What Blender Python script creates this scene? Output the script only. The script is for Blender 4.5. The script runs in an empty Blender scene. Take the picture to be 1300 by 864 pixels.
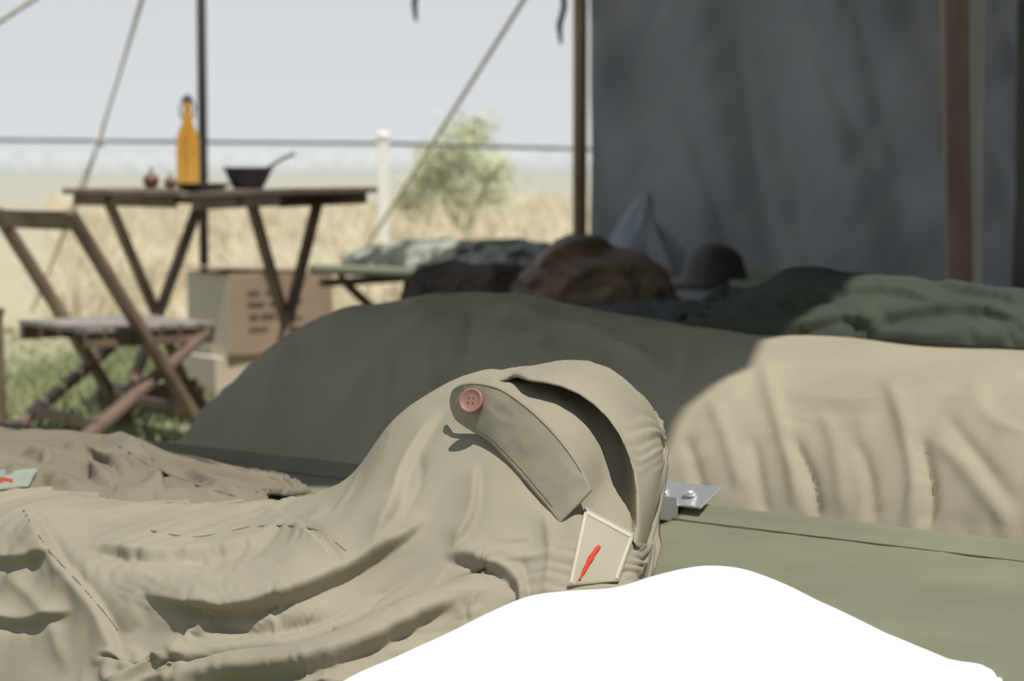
import bpy, bmesh, math, random, time
import numpy as np
from mathutils import Vector, noise, Matrix
from mathutils.bvhtree import BVHTree
random.seed(4)
F=2750.0; CX=650.0; CY=432.0; H=0.82
TH=math.atan((CY-215)/F); CT=math.cos(TH); ST=math.sin(TH)
def PW(px,py,d):
    dx=px-CX; dy=CY-py
    y=dy*ST+F*CT; z=dy*CT-F*ST; s=d/y
    return np.array((dx*s,d,H+z*s))
def proj(P):
    x=P[...,0]; y=P[...,1]; z=P[...,2]-H
    yc=y*ST+z*CT; zc=y*CT-z*ST
    return CX+F*x/zc, CY-F*yc/zc
def L(t,w,z): return np.array((.589-.78*t+.626*w, 2.49+.626*t+.78*w, z))
col=bpy.context.scene.collection
# ---------------- materials
def newmat(name):
    m=bpy.data.materials.new(name); m.use_nodes=True
    nt=m.node_tree; b=nt.nodes['Principled BSDF']
    return m,nt,b
def ramp(nt,fac,stops):
    r=nt.nodes.new('ShaderNodeValToRGB'); e=r.color_ramp.elements
    while len(e)<len(stops): e.new(.5)
    for i,(p,c) in enumerate(stops):
        e[i].position=p; e[i].color=(c[0],c[1],c[2],1)
    nt.links.new(fac,r.inputs[0]); return r
def fabric(name,c,var=.12,scale=9,bump=.25,weave=900,trans=0,rough=.9):
    m,nt,b=newmat(name); N=nt.nodes; Lk=nt.links
    tc=N.new('ShaderNodeTexCoord'); n=N.new('ShaderNodeTexNoise'); n.inputs['Scale'].default_value=scale; n.inputs['Detail'].default_value=6
    Lk.new(tc.outputs['Object'],n.inputs['Vector'])
    d=[x*(1-var) for x in c]; l=[min(1,x*(1+var)) for x in c]
    r=ramp(nt,n.outputs['Fac'],[(.3,d),(.7,l)]); Lk.new(r.outputs[0],b.inputs['Base Color'])
    b.inputs['Roughness'].default_value=rough
    b.inputs['Specular IOR Level'].default_value=.2
    n2=N.new('ShaderNodeTexNoise'); n2.inputs['Scale'].default_value=weave; n2.inputs['Detail'].default_value=2
    Lk.new(tc.outputs['Object'],n2.inputs['Vector'])
    bp=N.new('ShaderNodeBump'); bp.inputs['Strength'].default_value=bump; bp.inputs['Distance'].default_value=.001
    Lk.new(n2.outputs['Fac'],bp.inputs['Height']); Lk.new(bp.outputs[0],b.inputs['Normal'])
    if trans:
        t=N.new('ShaderNodeBsdfTranslucent'); Lk.new(r.outputs[0],t.inputs[0]); mxs=N.new('ShaderNodeMixShader'); mxs.inputs[0].default_value=trans
        Lk.new(b.outputs[0],mxs.inputs[1]); Lk.new(t.outputs[0],mxs.inputs[2]); Lk.new(mxs.outputs[0],N['Material Output'].inputs[0])
    return m
def wood(name,c,scale=14):
    m,nt,b=newmat(name); N=nt.nodes; Lk=nt.links
    tc=N.new('ShaderNodeTexCoord'); mp=N.new('ShaderNodeMapping'); mp.inputs['Scale'].default_value=(1,1,.2)
    Lk.new(tc.outputs['Object'],mp.inputs[0])
    n=N.new('ShaderNodeTexNoise'); n.inputs['Scale'].default_value=scale; n.inputs['Detail'].default_value=8; n.inputs['Distortion'].default_value=.6
    Lk.new(mp.outputs[0],n.inputs['Vector'])
    r=ramp(nt,n.outputs['Fac'],[(.3,[x*.65 for x in c]),(.7,[x*1.2 for x in c])]); Lk.new(r.outputs[0],b.inputs['Base Color'])
    b.inputs['Roughness'].default_value=.6
    return m
def plain(name,c,rough=.5,metal=0,var=.08):
    m,nt,b=newmat(name); N=nt.nodes
    n=N.new('ShaderNodeTexNoise'); n.inputs['Scale'].default_value=30
    r=ramp(nt,n.outputs['Fac'],[(.3,[x*(1-var) for x in c]),(.7,[min(1,x*(1+var)) for x in c])]); nt.links.new(r.outputs[0],b.inputs['Base Color'])
    b.inputs['Roughness'].default_value=rough; b.inputs['Metallic'].default_value=metal
    return m
M_jk=fabric('olive_drab_cotton',(.325,.292,.215),.10,7,.35)
M_patch=fabric('pale_khaki_patch_cloth',(.40,.365,.27),.06,12,.3)
M_seam=fabric('olive_seam_stitching',(.20,.175,.12),.1,40,.3)
M_bl=fabric('khaki_blanket_cloth',(.375,.33,.24),.08,5,.3)
M_brj=fabric('brown_olive_cotton',(.22,.19,.14),.12,8,.3)
M_can=fabric('green_cot_canvas',(.21,.21,.14),.12,5,.4,700,rough=.75)
M_can2=fabric('pale_green_canvas',(.24,.26,.18),.12,5,.4,700)
M_white=fabric('white_cotton',(.95,.95,.95),.02,6,.1)
M_grj=fabric('dark_green_cloth',(.06,.072,.052),.12,6,.3)
M_tent=fabric('blue_grey_tent_canvas',(.26,.28,.315),.16,2,.3,500,trans=.42)
M_roof=fabric('unseen_shade_canvas',(.35,.34,.28),.1,3,.3,500)
M_bag=fabric('pale_blue_grey_canvas',(.40,.43,.47),.1,4,.3)
M_dbr=fabric('dark_brown_wool',(.11,.085,.07),.3,6,.3)
M_brn=fabric('brown_cloth',(.20,.135,.095),.35,7,.2,rough=.5)
M_beige=fabric('beige_curtain_cloth',(.50,.48,.42),.1,5,.3,trans=.3)
M_dkc=fabric('dark_green_curtain_cloth',(.15,.155,.13),.25,5,.3,trans=.2)
M_dcot=fabric('dark_grey_canvas',(.09,.095,.10),.2,5,.3)
M_wd=wood('brown_weathered_wood',(.25,.175,.125))
M_wdt=wood('table_wood',(.22,.165,.125))
M_seat=wood('weathered_seat_wood',(.34,.30,.26))
M_pole=wood('pole_wood',(.34,.22,.14))
M_dpole=plain('dark_pole_paint',(.06,.05,.05),.6)
M_rail=wood('rail_wood',(.12,.12,.07))
M_steel=plain('galvanised_steel',(.75,.76,.77),.35,.75)
M_btn=plain('pink_brown_plastic',(.30,.155,.115),.5)
M_thread=plain('dark_thread',(.12,.06,.045),.8)
M_cream=fabric('cream_trim_cloth',(.56,.52,.40),.05,30,.2)
M_red=fabric('red_embroidery',(.55,.06,.035),.1,60,.3)
M_teal=fabric('pale_mint_patch_cloth',(.30,.34,.28),.1,20,.3)
M_rope=fabric('beige_rope',(.62,.56,.45),.15,60,.3)
M_drope=fabric('dark_rope',(.11,.12,.14),.2,60,.3)
M_wpost=plain('white_post_paint',(.93,.91,.84),.6,0,.02)
M_iron=plain('dark_enamel',(.06,.06,.075),.35,.3)
M_helm=plain('helmet_brown_paint',(.055,.045,.04),.5,.2)
M_card=fabric('cardboard',(.42,.31,.22),.08,6,.1)
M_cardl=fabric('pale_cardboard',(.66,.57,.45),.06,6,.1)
M_ink=plain('dark_ink',(.15,.11,.09),.8)
M_onion=plain('brown_onion_skin',(.16,.07,.04),.4)
M_amb,nt,b=newmat('amber_glass'); b.inputs['Roughness'].default_value=.08
b.inputs['Transmission Weight'].default_value=.9; b.inputs['IOR'].default_value=1.2
n=nt.nodes.new('ShaderNodeTexNoise'); n.inputs['Scale'].default_value=8; r=ramp(nt,n.outputs['Fac'],[(.3,(.78,.40,.07)),(.7,(.88,.52,.12))]); nt.links.new(r.outputs[0],b.inputs['Base Color'])
M_camo,nt,b=newmat('camouflage_cloth'); n=nt.nodes.new('ShaderNodeTexNoise'); n.inputs['Scale'].default_value=11; n.inputs['Detail'].default_value=2
tc=nt.nodes.new('ShaderNodeTexCoord'); nt.links.new(tc.outputs['Object'],n.inputs['Vector'])
r=ramp(nt,n.outputs['Fac'],[(0,(.08,.09,.07)),(.42,(.24,.25,.19)),(.5,(.36,.37,.32)),(.6,(.15,.16,.13))]); r.color_ramp.interpolation='CONSTANT'
nt.links.new(r.outputs[0],b.inputs['Base Color']); b.inputs['Roughness'].default_value=.9
M_gr,nt,b=newmat('field_ground'); N=nt.nodes; Lk=nt.links
tc=N.new('ShaderNodeTexCoord'); sp=N.new('ShaderNodeSeparateXYZ'); Lk.new(tc.outputs['Object'],sp.inputs[0])
n=N.new('ShaderNodeTexNoise'); n.inputs['Scale'].default_value=1.6; n.inputs['Detail'].default_value=8; Lk.new(tc.outputs['Object'],n.inputs['Vector'])
ma=N.new('ShaderNodeMath'); ma.operation='MULTIPLY_ADD'; ma.inputs[1].default_value=3; Lk.new(n.outputs['Fac'],ma.inputs[0]); Lk.new(sp.outputs['Y'],ma.inputs[2])
mr=N.new('ShaderNodeMapRange'); mr.inputs['From Min'].default_value=6; mr.inputs['From Max'].default_value=60; Lk.new(ma.outputs[0],mr.inputs[0])
r=ramp(nt,mr.outputs[0],[(0,(.20,.22,.12)),(.06,(.28,.29,.16)),(.14,(.52,.45,.30)),(.5,(.49,.44,.32)),(1,(.45,.43,.35))])  # green to dry grass, then far stops greyed with painted haze
n2=N.new('ShaderNodeTexNoise'); n2.inputs['Scale'].default_value=9; n2.inputs['Detail'].default_value=6; Lk.new(tc.outputs['Object'],n2.inputs['Vector'])
mx=N.new('ShaderNodeMix'); mx.data_type='RGBA'; mx.blend_type='MULTIPLY'; mx.inputs[0].default_value=.5
r2=ramp(nt,n2.outputs['Fac'],[(.3,(.6,.60,.5)),(.65,(1,1,1))]); Lk.new(r.outputs[0],mx.inputs[6]); Lk.new(r2.outputs[0],mx.inputs[7])
Lk.new(mx.outputs[2],b.inputs['Base Color']); b.inputs['Roughness'].default_value=1
def grassmat(name,a,c,sc=1.5):
    m,nt,b=newmat(name); n=nt.nodes.new('ShaderNodeTexNoise'); n.inputs['Scale'].default_value=sc
    tc=nt.nodes.new('ShaderNodeTexCoord'); nt.links.new(tc.outputs['Object'],n.inputs['Vector'])
    r=ramp(nt,n.outputs['Fac'],[(.38,a),(.62,c)]); nt.links.new(r.outputs[0],b.inputs['Base Color']); b.inputs['Roughness'].default_value=.9
    return m
M_dry=grassmat('dry_grass',(.58,.51,.35),(.82,.73,.54),.9); M_green=grassmat('green_grass',(.24,.28,.14),(.42,.42,.22))
M_leaf=grassmat('hazed_bush_leaves',(.50,.52,.32),(.62,.62,.42)); M_far=grassmat('hazed_distant_trees',(.43,.46,.46),(.50,.52,.51))  # haze is put into these pale leaf and tree colours
# ---------------- builders
def tag(o,label,cat,group=None):
    o['label']=label; o['category']=cat
    if group: o['group']=group
def mesh(name,V,Fc,mat,smooth=True,parent=None):
    me=bpy.data.meshes.new(name); me.from_pydata([tuple(map(float,v)) for v in V],[],Fc); me.update()
    if smooth: me.polygons.foreach_set('use_smooth',[True]*len(me.polygons))
    if mat: me.materials.append(mat)
    o=bpy.data.objects.new(name,me); col.objects.link(o)
    if parent: attach(o,parent)
    return o
def attach(o,p):
    o.parent=p; o.matrix_parent_inverse=Matrix.Translation(-p.location)
def empty(name,loc):
    e=bpy.data.objects.new(name,None); e.empty_display_size=.1; e.location=tuple(map(float,loc)); col.objects.link(e); return e
def bm_obj(name,bm,mat,parent=None,smooth=False,bevel=0):
    me=bpy.data.meshes.new(name); bm.to_mesh(me); bm.free(); me.materials.append(mat)
    if smooth: me.polygons.foreach_set('use_smooth',[True]*len(me.polygons))
    o=bpy.data.objects.new(name,me); col.objects.link(o)
    if bevel: md=o.modifiers.new('bevel','BEVEL'); md.width=bevel; md.segments=2
    if parent: attach(o,parent)
    return o
def boxmat(p0,p1,w,h,up=(0,0,1)):
    p0=Vector(p0);p1=Vector(p1); z=(p1-p0); l=z.length; z.normalize(); u=Vector(up)
    if abs(z.dot(u))>.98: u=Vector((1,0,0))
    x=u.cross(z).normalized(); y=z.cross(x)
    R=Matrix((x,y,z)).transposed().to_4x4()
    return Matrix.Translation((p0+p1)/2)@R@Matrix.Diagonal((w,h,l,1))
def bar(name,p0,p1,w,h,mat,parent=None,up=(0,0,1),bevel=.003):
    bm=bmesh.new(); bmesh.ops.create_cube(bm,size=1,matrix=boxmat(p0,p1,w,h,up)); return bm_obj(name,bm,mat,parent,False,bevel)
def bars(name,lst,mat,parent=None,bevel=.002):
    bm=bmesh.new()
    for a in lst: bmesh.ops.create_cube(bm,size=1,matrix=boxmat(*a))
    return bm_obj(name,bm,mat,parent,False,bevel)
def tube(name,pts,r,mat,parent=None,seg=10,cap=True):
    pts=[Vector(tuple(map(float,p))) for p in pts]; V=[];Fc=[]
    for i,p in enumerate(pts):
        d=(pts[min(i+1,len(pts)-1)]-pts[max(i-1,0)]).normalized(); u=Vector((0,0,1)) if abs(d.z)<.95 else Vector((1,0,0))
        x=u.cross(d).normalized(); y=d.cross(x); rr=r[i] if isinstance(r,(list,tuple)) else r
        for k in range(seg):
            a=2*math.pi*k/seg; V.append(p+x*math.cos(a)*rr+y*math.sin(a)*rr)
    for i in range(len(pts)-1):
        for k in range(seg): Fc.append((i*seg+k,i*seg+(k+1)%seg,(i+1)*seg+(k+1)%seg,(i+1)*seg+k))
    if cap: Fc.append(tuple(range(seg))[::-1]); Fc.append(tuple((len(pts)-1)*seg+k for k in range(seg)))
    return mesh(name,V,Fc,mat,True,parent)
def lathe(name,prof,c,mat,parent=None,seg=32,sx=1,sy=1):
    V=[];Fc=[]
    for r,z in prof:
        for k in range(seg):
            a=2*math.pi*k/seg; V.append((c[0]+r*sx*math.cos(a),c[1]+r*sy*math.sin(a),c[2]+z))
    for i in range(len(prof)-1):
        for k in range(seg): Fc.append((i*seg+k,i*seg+(k+1)%seg,(i+1)*seg+(k+1)%seg,(i+1)*seg+k))
    return mesh(name,V,Fc,mat,True,parent)
def cr(C,n,axis):
    C=np.moveaxis(np.asarray(C,float),axis,0); m=C.shape[0]
    P=np.concatenate([2*C[:1]-C[1:2],C,2*C[-1:]-C[-2:-1]])
    u=np.linspace(0,m-1-1e-9,n); i=u.astype(int); f=(u-i).reshape((-1,)+(1,)*(C.ndim-1))
    p0,p1,p2,p3=P[i],P[i+1],P[i+2],P[i+3]
    R=.5*(2*p1+(p2-p0)*f+(2*p0-5*p1+4*p2-p3)*f*f+(3*p1-p0-3*p2+p3)*f**3)
    return np.moveaxis(R,0,axis)
def normals(G):
    du=np.gradient(G,axis=0); dv=np.gradient(G,axis=1); n=np.cross(du,dv); n/=np.linalg.norm(n,axis=2,keepdims=True)+1e-9
    return n
def osign(G,ref):
    N=normals(G); c=N[G.shape[0]//2,G.shape[1]//2]; return 1 if np.dot(c,ref)>0 else -1
def onorm(G,ref): return normals(G)*osign(G,ref)
def pdist(px,py,pl,signed=False):
    best=np.full(px.shape,1e9); sg=np.ones(px.shape); en=np.zeros(px.shape)
    acc=0; tot=sum(math.hypot(b[0]-a[0],b[1]-a[1]) for a,b in zip(pl[:-1],pl[1:]))
    for (ax,ay),(bx,by) in zip(pl[:-1],pl[1:]):
        ln=math.hypot(bx-ax,by-ay); l2=ln*ln+1e-9; t=np.clip(((px-ax)*(bx-ax)+(py-ay)*(by-ay))/l2,0,1)
        d=np.hypot(px-ax-t*(bx-ax),py-ay-t*(by-ay)); c=(bx-ax)*(py-ay)-(by-ay)*(px-ax)
        m=d<best; best=np.where(m,d,best); sg=np.where(m,np.where(c<0,1,-1),sg); en=np.where(m,(acc+t*ln)/tot,en); acc+=ln
    return best,sg,en
def spl(pl,n=14):
    return [tuple(q) for q in cr([np.array(p,float) for p in pl],n,0)] if len(pl)>2 else pl
def crease(G,N,lst,mask=None,mode='sharp'):
    """fold profiles: sharp crest, gauss swell, lip (overlapping fold, steep on the right-hand side of the path), flat (broad hollow)"""
    px,py=proj(G); h=np.zeros(px.shape)
    for it in lst:
        pl,amp,wd=it[:3]; d,sg,en=pdist(px,py,spl(pl)); d=d/wd; tp=np.clip(np.minimum(en,1-en)*4.5,0,1); tp=tp*tp*(3-2*tp)
        if mode=='sharp': q=np.exp(-np.sqrt(d*d+.12)*1.25+.43)*np.clip((3.2-d)/1.2,0,1)*tp
        elif mode=='gauss': q=np.exp(-d*d)
        elif mode=='flat': q=np.exp(-d**4)
        else:
            up=np.exp(-np.sqrt(d*d+.03)*1.2+.2)*np.clip((3.2-d)/1.2,0,1); s=np.clip(d*wd/5.0,0,1); dn=(1-s*s*(3-2*s))*1.0-.25*np.exp(-((d*wd-9)/8)**2)
            q=np.where(sg>0,up,dn)*tp
        h+=amp*q
    if mask is not None: h*=mask
    return G+N*h[...,None]
def wr(G,amp,sc,seed,aniso=(1,1,1)):
    h=np.zeros(G.shape[:2]); so=Vector((seed*7.1,seed*3.3,seed))
    for i in range(G.shape[0]):
        for j in range(G.shape[1]):
            p=Vector((G[i,j,0]*aniso[0],G[i,j,1]*aniso[1],G[i,j,2]*aniso[2]))*sc+so
            q=p+noise.noise_vector(p*.7)*.6
            a=noise.noise(q); b=noise.noise(q*2.3)
            h[i,j]=(1-2.2*abs(a))*.65+(1-2.2*abs(b))*.28
    return h*amp
def gfaces(a,b,flip=False):
    f=[(i*b+j,(i+1)*b+j,(i+1)*b+j+1,i*b+j+1) for i in range(a-1) for j in range(b-1)]
    return [q[::-1] for q in f] if flip else f
def gridobj(name,G,mat,parent=None,thick=.002):
    a,b=G.shape[:2]
    o=mesh(name,G.reshape(-1,3),gfaces(a,b),mat,True,parent)
    if thick: md=o.modifiers.new('thick','SOLIDIFY'); md.thickness=thick; md.offset=0
    return o
def smoothgrid(G,k):
    for _ in range(k):
        Q=G.copy(); Q[1:-1]=(G[:-2]+2*G[1:-1]+G[2:])/4; G=Q.copy(); G[:,1:-1]=(Q[:,:-2]+2*Q[:,1:-1]+Q[:,2:])/4
    return G
def settle(G,ref,frames=20,expand=.05,inset=.008,pins=(1,1,1,1),bend=.6,mass=.3,seed=1,grav=1.0):
    """let a cloth grid with surplus length settle on its own supporting form; returns relaxed grid"""
    a,b=G.shape[:2]; sg=osign(G,ref); N=normals(G)*sg; fc=gfaces(a,b,sg<0); rng=np.random.default_rng(seed)
    jit=smoothgrid(rng.normal(0,1,(a,b,1)),5); jit/=np.abs(jit).max()+1e-9
    Gc=smoothgrid(G-N*inset,2)
    sc=bpy.context.scene
    cc=bpy.data.collections.new('tmpc'); sc.collection.children.link(cc)
    mc=bpy.data.meshes.new('tc'); mc.from_pydata([tuple(map(float,v)) for v in Gc.reshape(-1,3)],[],fc)
    oc=bpy.data.objects.new('tc',mc); cc.objects.link(oc); oc.modifiers.new('c','COLLISION'); oc.collision.thickness_outer=.003; oc.collision.cloth_friction=15
    G0=G+N*jit*.003
    mo=bpy.data.meshes.new('tm'); mo.from_pydata([tuple(map(float,v)) for v in G0.reshape(-1,3)],[],fc)
    oo=bpy.data.objects.new('tm',mo); sc.collection.objects.link(oo)
    vg=oo.vertex_groups.new(name='pin'); idx=[]
    for i in range(a):
        for j in range(b):
            if (pins[0] and i==0) or (pins[1] and i==a-1) or (pins[2] and j==0) or (pins[3] and j==b-1): idx.append(i*b+j)
    if idx: vg.add(idx,1,'REPLACE')
    md=oo.modifiers.new('cl','CLOTH'); s=md.settings
    s.quality=5; s.mass=mass; s.tension_stiffness=12; s.compression_stiffness=12; s.shear_stiffness=4; s.bending_stiffness=bend
    s.tension_damping=8; s.compression_damping=8; s.shear_damping=6; s.air_damping=3
    s.shrink_min=-expand; s.shrink_max=-expand; s.effector_weights.gravity=grav
    if idx: s.vertex_group_mass='pin'
    md.collision_settings.distance_min=.003; md.collision_settings.collection=cc; md.collision_settings.collision_quality=2
    for f in range(1,frames+1): sc.frame_set(f)
    dg=bpy.context.evaluated_depsgraph_get(); ev=oo.evaluated_get(dg).to_mesh()
    co_=np.empty(len(ev.vertices)*3); ev.vertices.foreach_get('co',co_); R=co_.reshape(a,b,3)
    bpy.data.objects.remove(oo); bpy.data.objects.remove(oc); bpy.data.collections.remove(cc)
    sc.frame_set(1)
    if not np.isfinite(R).all(): return G
    D=R-G; l=np.linalg.norm(D,axis=2,keepdims=True); D*=np.minimum(1,.05/(l+1e-9))
    return G+D
def upn(G,k): return cr(cr(G,G.shape[0]*k-k+1,0),G.shape[1]*k-k+1,1)
# ---------------- camera / light / world
cam=bpy.data.cameras.new('camera'); co=bpy.data.objects.new('camera',cam); col.objects.link(co)
co.location=(0,0,H); co.rotation_euler=(math.pi/2-TH,0,0); cam.sensor_width=23.6; cam.lens=F/1300*23.6
cam.dof.use_dof=True; cam.dof.focus_distance=2.25; cam.dof.aperture_fstop=4.4; cam.clip_start=.05; cam.clip_end=500
bpy.context.scene.camera=co
bpy.context.scene.view_settings.view_transform='Standard'
sd=Vector((.20,-.34,.92)).normalized()
sun=bpy.data.lights.new('sun','SUN'); sun.energy=4.1; sun.angle=.012; sun.color=(1,.965,.90)
so=bpy.data.objects.new('sun',sun); so.rotation_euler=sd.to_track_quat('Z','Y').to_euler(); so.location=(2,-3,8); col.objects.link(so)
w=bpy.data.worlds.new('sky'); bpy.context.scene.world=w; w.use_nodes=True; nt=w.node_tree; bg=nt.nodes['Background']
tc=nt.nodes.new('ShaderNodeTexCoord'); sp=nt.nodes.new('ShaderNodeSeparateXYZ'); nt.links.new(tc.outputs['Generated'],sp.inputs[0])
r=ramp(nt,sp.outputs['Z'],[(0,(.72,.74,.74)),(.03,(.69,.72,.745)),(.12,(.64,.675,.71)),(.3,(.37,.42,.49)),(1,(.30,.37,.47))]); nt.links.new(r.outputs[0],bg.inputs[0]); bg.inputs[1].default_value=1.0
# ---------------- ground, field
gx=np.linspace(-60,60,60); gy=np.concatenate([np.linspace(-3,12,30),np.linspace(13,140,40)])
G=np.zeros((60,70,3)); G[...,0]=gx[:,None]; G[...,1]=gy[None,:]; G[...,2]=np.clip((gy-14)/120,0,1)[None,:]*0.6
gr=gridobj('ground',G,M_gr,None,0); gr['kind']='structure'
def blades(name,n,xr,yr,hr,mat,label):
    V=[];Fc=[]
    for i in range(n):
        y=yr[0]+(yr[1]-yr[0])*random.random()**1.3; x=random.uniform(*xr)*(y/yr[1] if xr[0]<-5 else 1)
        nz=noise.noise(Vector((x*.9,y*.35,1)))
        if nz<-.05 and random.random()<.6: continue
        h=random.uniform(*hr)*max(.25,.8+1.3*nz); a=random.random()*6.28; wd=.004+.0005*y; z0=max(0,(y-14)/120)*.6
        lx=random.gauss(0,.6)*h; ly=random.gauss(0,.25)*h; b=len(V)
        V+= [(x-wd*math.cos(a),y-wd*math.sin(a),z0),(x+wd*math.cos(a),y+wd*math.sin(a),z0),(x+lx*.4+wd*.7*math.cos(a),y+ly*.4,z0+h*.6),(x+lx*.4-wd*.7*math.cos(a),y+ly*.4,z0+h*.6),(x+lx,y+ly,z0+h)]
        Fc+= [(b,b+1,b+2,b+3),(b+3,b+2,b+4)]
    o=mesh(name,V,Fc,mat,False); o['kind']='stuff'; tag(o,label,'grass'); return o
blades('dry_grass',16000,(-9,4),(11,42),(.07,.32),M_dry,'pale dry meadow grass beyond the tent')
blades('green_grass',9000,(-2.6,-.2),(5.2,10.9),(.02,.06),M_green,'short green grass around the chair and table')
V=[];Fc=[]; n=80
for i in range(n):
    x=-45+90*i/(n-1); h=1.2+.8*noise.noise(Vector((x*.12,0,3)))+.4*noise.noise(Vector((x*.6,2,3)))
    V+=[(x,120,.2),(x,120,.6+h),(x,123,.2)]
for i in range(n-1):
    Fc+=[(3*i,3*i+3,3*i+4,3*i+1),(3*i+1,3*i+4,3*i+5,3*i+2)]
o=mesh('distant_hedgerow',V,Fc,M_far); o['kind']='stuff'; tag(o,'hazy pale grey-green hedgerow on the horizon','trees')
def bush(c,R,n,name,label):
    root=empty(name,(c[0],c[1],c[2])); V=[];Fc=[]
    cl=[(random.uniform(-1,1),random.uniform(-1,1),.25+.75*random.random()**.8) for _ in range(36)]
    for i in range(n):
        q=random.choice(cl); s=random.uniform(.022,.05)
        x=c[0]+R[0]*(q[0]*(1.15-.6*q[2])+random.gauss(0,.15)); y=c[1]+R[1]*(q[1]*.8+random.gauss(0,.14)); z=c[2]+.1+R[2]*(q[2]*(1-.25*abs(q[0]))+random.gauss(0,.06))
        d1=Vector((random.gauss(0,1),random.gauss(0,1),random.gauss(0,1))).normalized(); d2=d1.orthogonal().normalized()
        b=len(V); p=Vector((x,y,max(z,c[2]))); V+=[p-d1*s,p+d2*s*.5,p+d1*s,p-d2*s*.5]; Fc.append((b,b+1,b+2,b+3))
    mesh('foliage',V,Fc,M_leaf,False,root)
    for k in range(6):
        a=k*1.05; tube('stem',[c,(c[0]+R[0]*.3*math.cos(a),c[1]+.2*math.sin(a),c[2]+R[2]*.4),(c[0]+R[0]*.55*math.cos(a),c[1]+.4*math.sin(a),c[2]+R[2]*.85)],[.03,.02,.008],M_leaf,root,6)
    tag(root,label,'bush')
bush((-.50,22,.04),(.66,.4,1.26),2500,'bush','small yellow-green bush in the dry meadow')
# ---------------- cot builder
def cot(org,a,nn,Ln,Wd,z,mcan,label,split=None):
    a=Vector(a);nn=Vector(nn);org=Vector(org)
    def P(s,w,zz): return org+a*s+nn*w+Vector((0,0,zz))
    root=empty('folding_cot',P(Ln/2,Wd/2,0))
    secs=[(0,Ln)] if split is None else [(0,split[0]),(split[1],Ln)]
    r=.017
    for s0,s1 in secs:
        prof=[]
        for k in range(9):
            th=math.pi*1.15-k*math.pi*.75/8; prof.append((r+ (r+.003)*math.cos(th), z-r+(r+.003)*math.sin(th)))
        for k in range(1,60):
            u=k/60; w=r+u*(Wd-2*r); e=min(w,Wd-w); dz=-.013*min(1,max(0,(e-.02)/.028)); sag=-.018*math.sin(math.pi*u)
            prof.append((w,z+.002+sag+dz))
        for k in range(9):
            th=math.pi*.6-k*math.pi*.75/8; prof.append((Wd-r+(r+.003)*math.cos(th), z-r+(r+.003)*math.sin(th)))
        ns=90; G=np.zeros((ns,len(prof),3))
        for i in range(ns):
            s=s0+(s1-s0)*i/(ns-1)
            for j,(w,zz) in enumerate(prof):
                inn=math.sin(math.pi*min(max(w/Wd,0),1))
                q=.004*noise.noise(Vector((s*5,w*6,z*9)))*inn+.0012*noise.noise(Vector((s*25,w*12,1)))
                G[i,j]=P(s,w,zz+q)
        gridobj('canvas',G,mcan,root,.0016)
        for w in (.055,Wd-.055): tube('seam',[P(s0+(s1-s0)*k/30,w,z-.0105-.018*math.sin(math.pi*(w-r)/(Wd-2*r))+.0012) for k in range(31)],.0012,M_seam,root,6)
    for w in (r,Wd-r): tube('rail',[P(-.01,w,z-r),P(Ln+.01,w,z-r)],r*.95,M_rail,root,12)
    for s in (.12,Ln/2,Ln-.12):
        for k,(wa,wb) in enumerate(((.02,Wd-.04),(Wd-.02,.04))):
            bar('leg',P(s+.02*k,wa,z-.04),P(s+.02*k,wb,0.012),.018,.03,M_wd,root)
    for s in (0.02,Ln-.02): bar('crossbar',P(s,.03,z-.065),P(s,Wd-.03,z-.065),.02,.028,M_wd,root)
    tag(root,label,'cot'); return root,P
AX=(-.78,.626,0); NX=(.626,.78,0)
c1,P1=cot(L(-.55,-.70,0),AX,NX,2.45,.70,.39,M_can,'low folding cot with stretched green canvas and steel hinge',(1.0,1.075))
def bracket(w,sg):
    bm=bmesh.new()
    p0=P1(.965,w,.403); p1=P1(1.055,w,.403)
    bmesh.ops.create_cube(bm,size=1,matrix=boxmat(p0,p1,.055,.003,(0.40*NX[0]*-sg,.40*NX[1]*-sg,1)))
    bmesh.ops.create_cube(bm,size=1,matrix=boxmat(P1(1.0,w-sg*.026,.388),P1(1.085,w-sg*.026,.388),.003,.032))
    for s in (.995,1.038):
        c=P1(s,w-sg*.006,.407); bmesh.ops.create_uvsphere(bm,u_segments=14,v_segments=8,radius=.009,matrix=Matrix.Translation(c)@Matrix.Diagonal((1,1,.6,1)))
    bmesh.ops.create_cone(bm,cap_ends=True,segments=18,radius1=.013,radius2=.010,depth=.007,matrix=Matrix.Translation(P1(1.055,w-sg*.026,.398))@Matrix.Rotation(math.pi/2-.3,4,'X'))
    o=bm_obj('hinge_bracket',bm,M_steel,c1,False,.001); o['label']='shiny steel hinge bracket with rivets'
bracket(.683,1); bracket(.017,-1)
cot(L(-.35,.28,0),AX,NX,1.93,.66,.385,M_can,'folding cot almost hidden under a khaki blanket')
a3=(.78,-.626,0)
cot((-.719,7.73,0),a3,NX,1.95,.68,.48,M_can2,'folding cot with pale green canvas near the tent wall')
cot((-.36,6.0,0),a3,NX,1.95,.64,.45,M_dcot,'folding cot with dark grey canvas')
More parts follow.
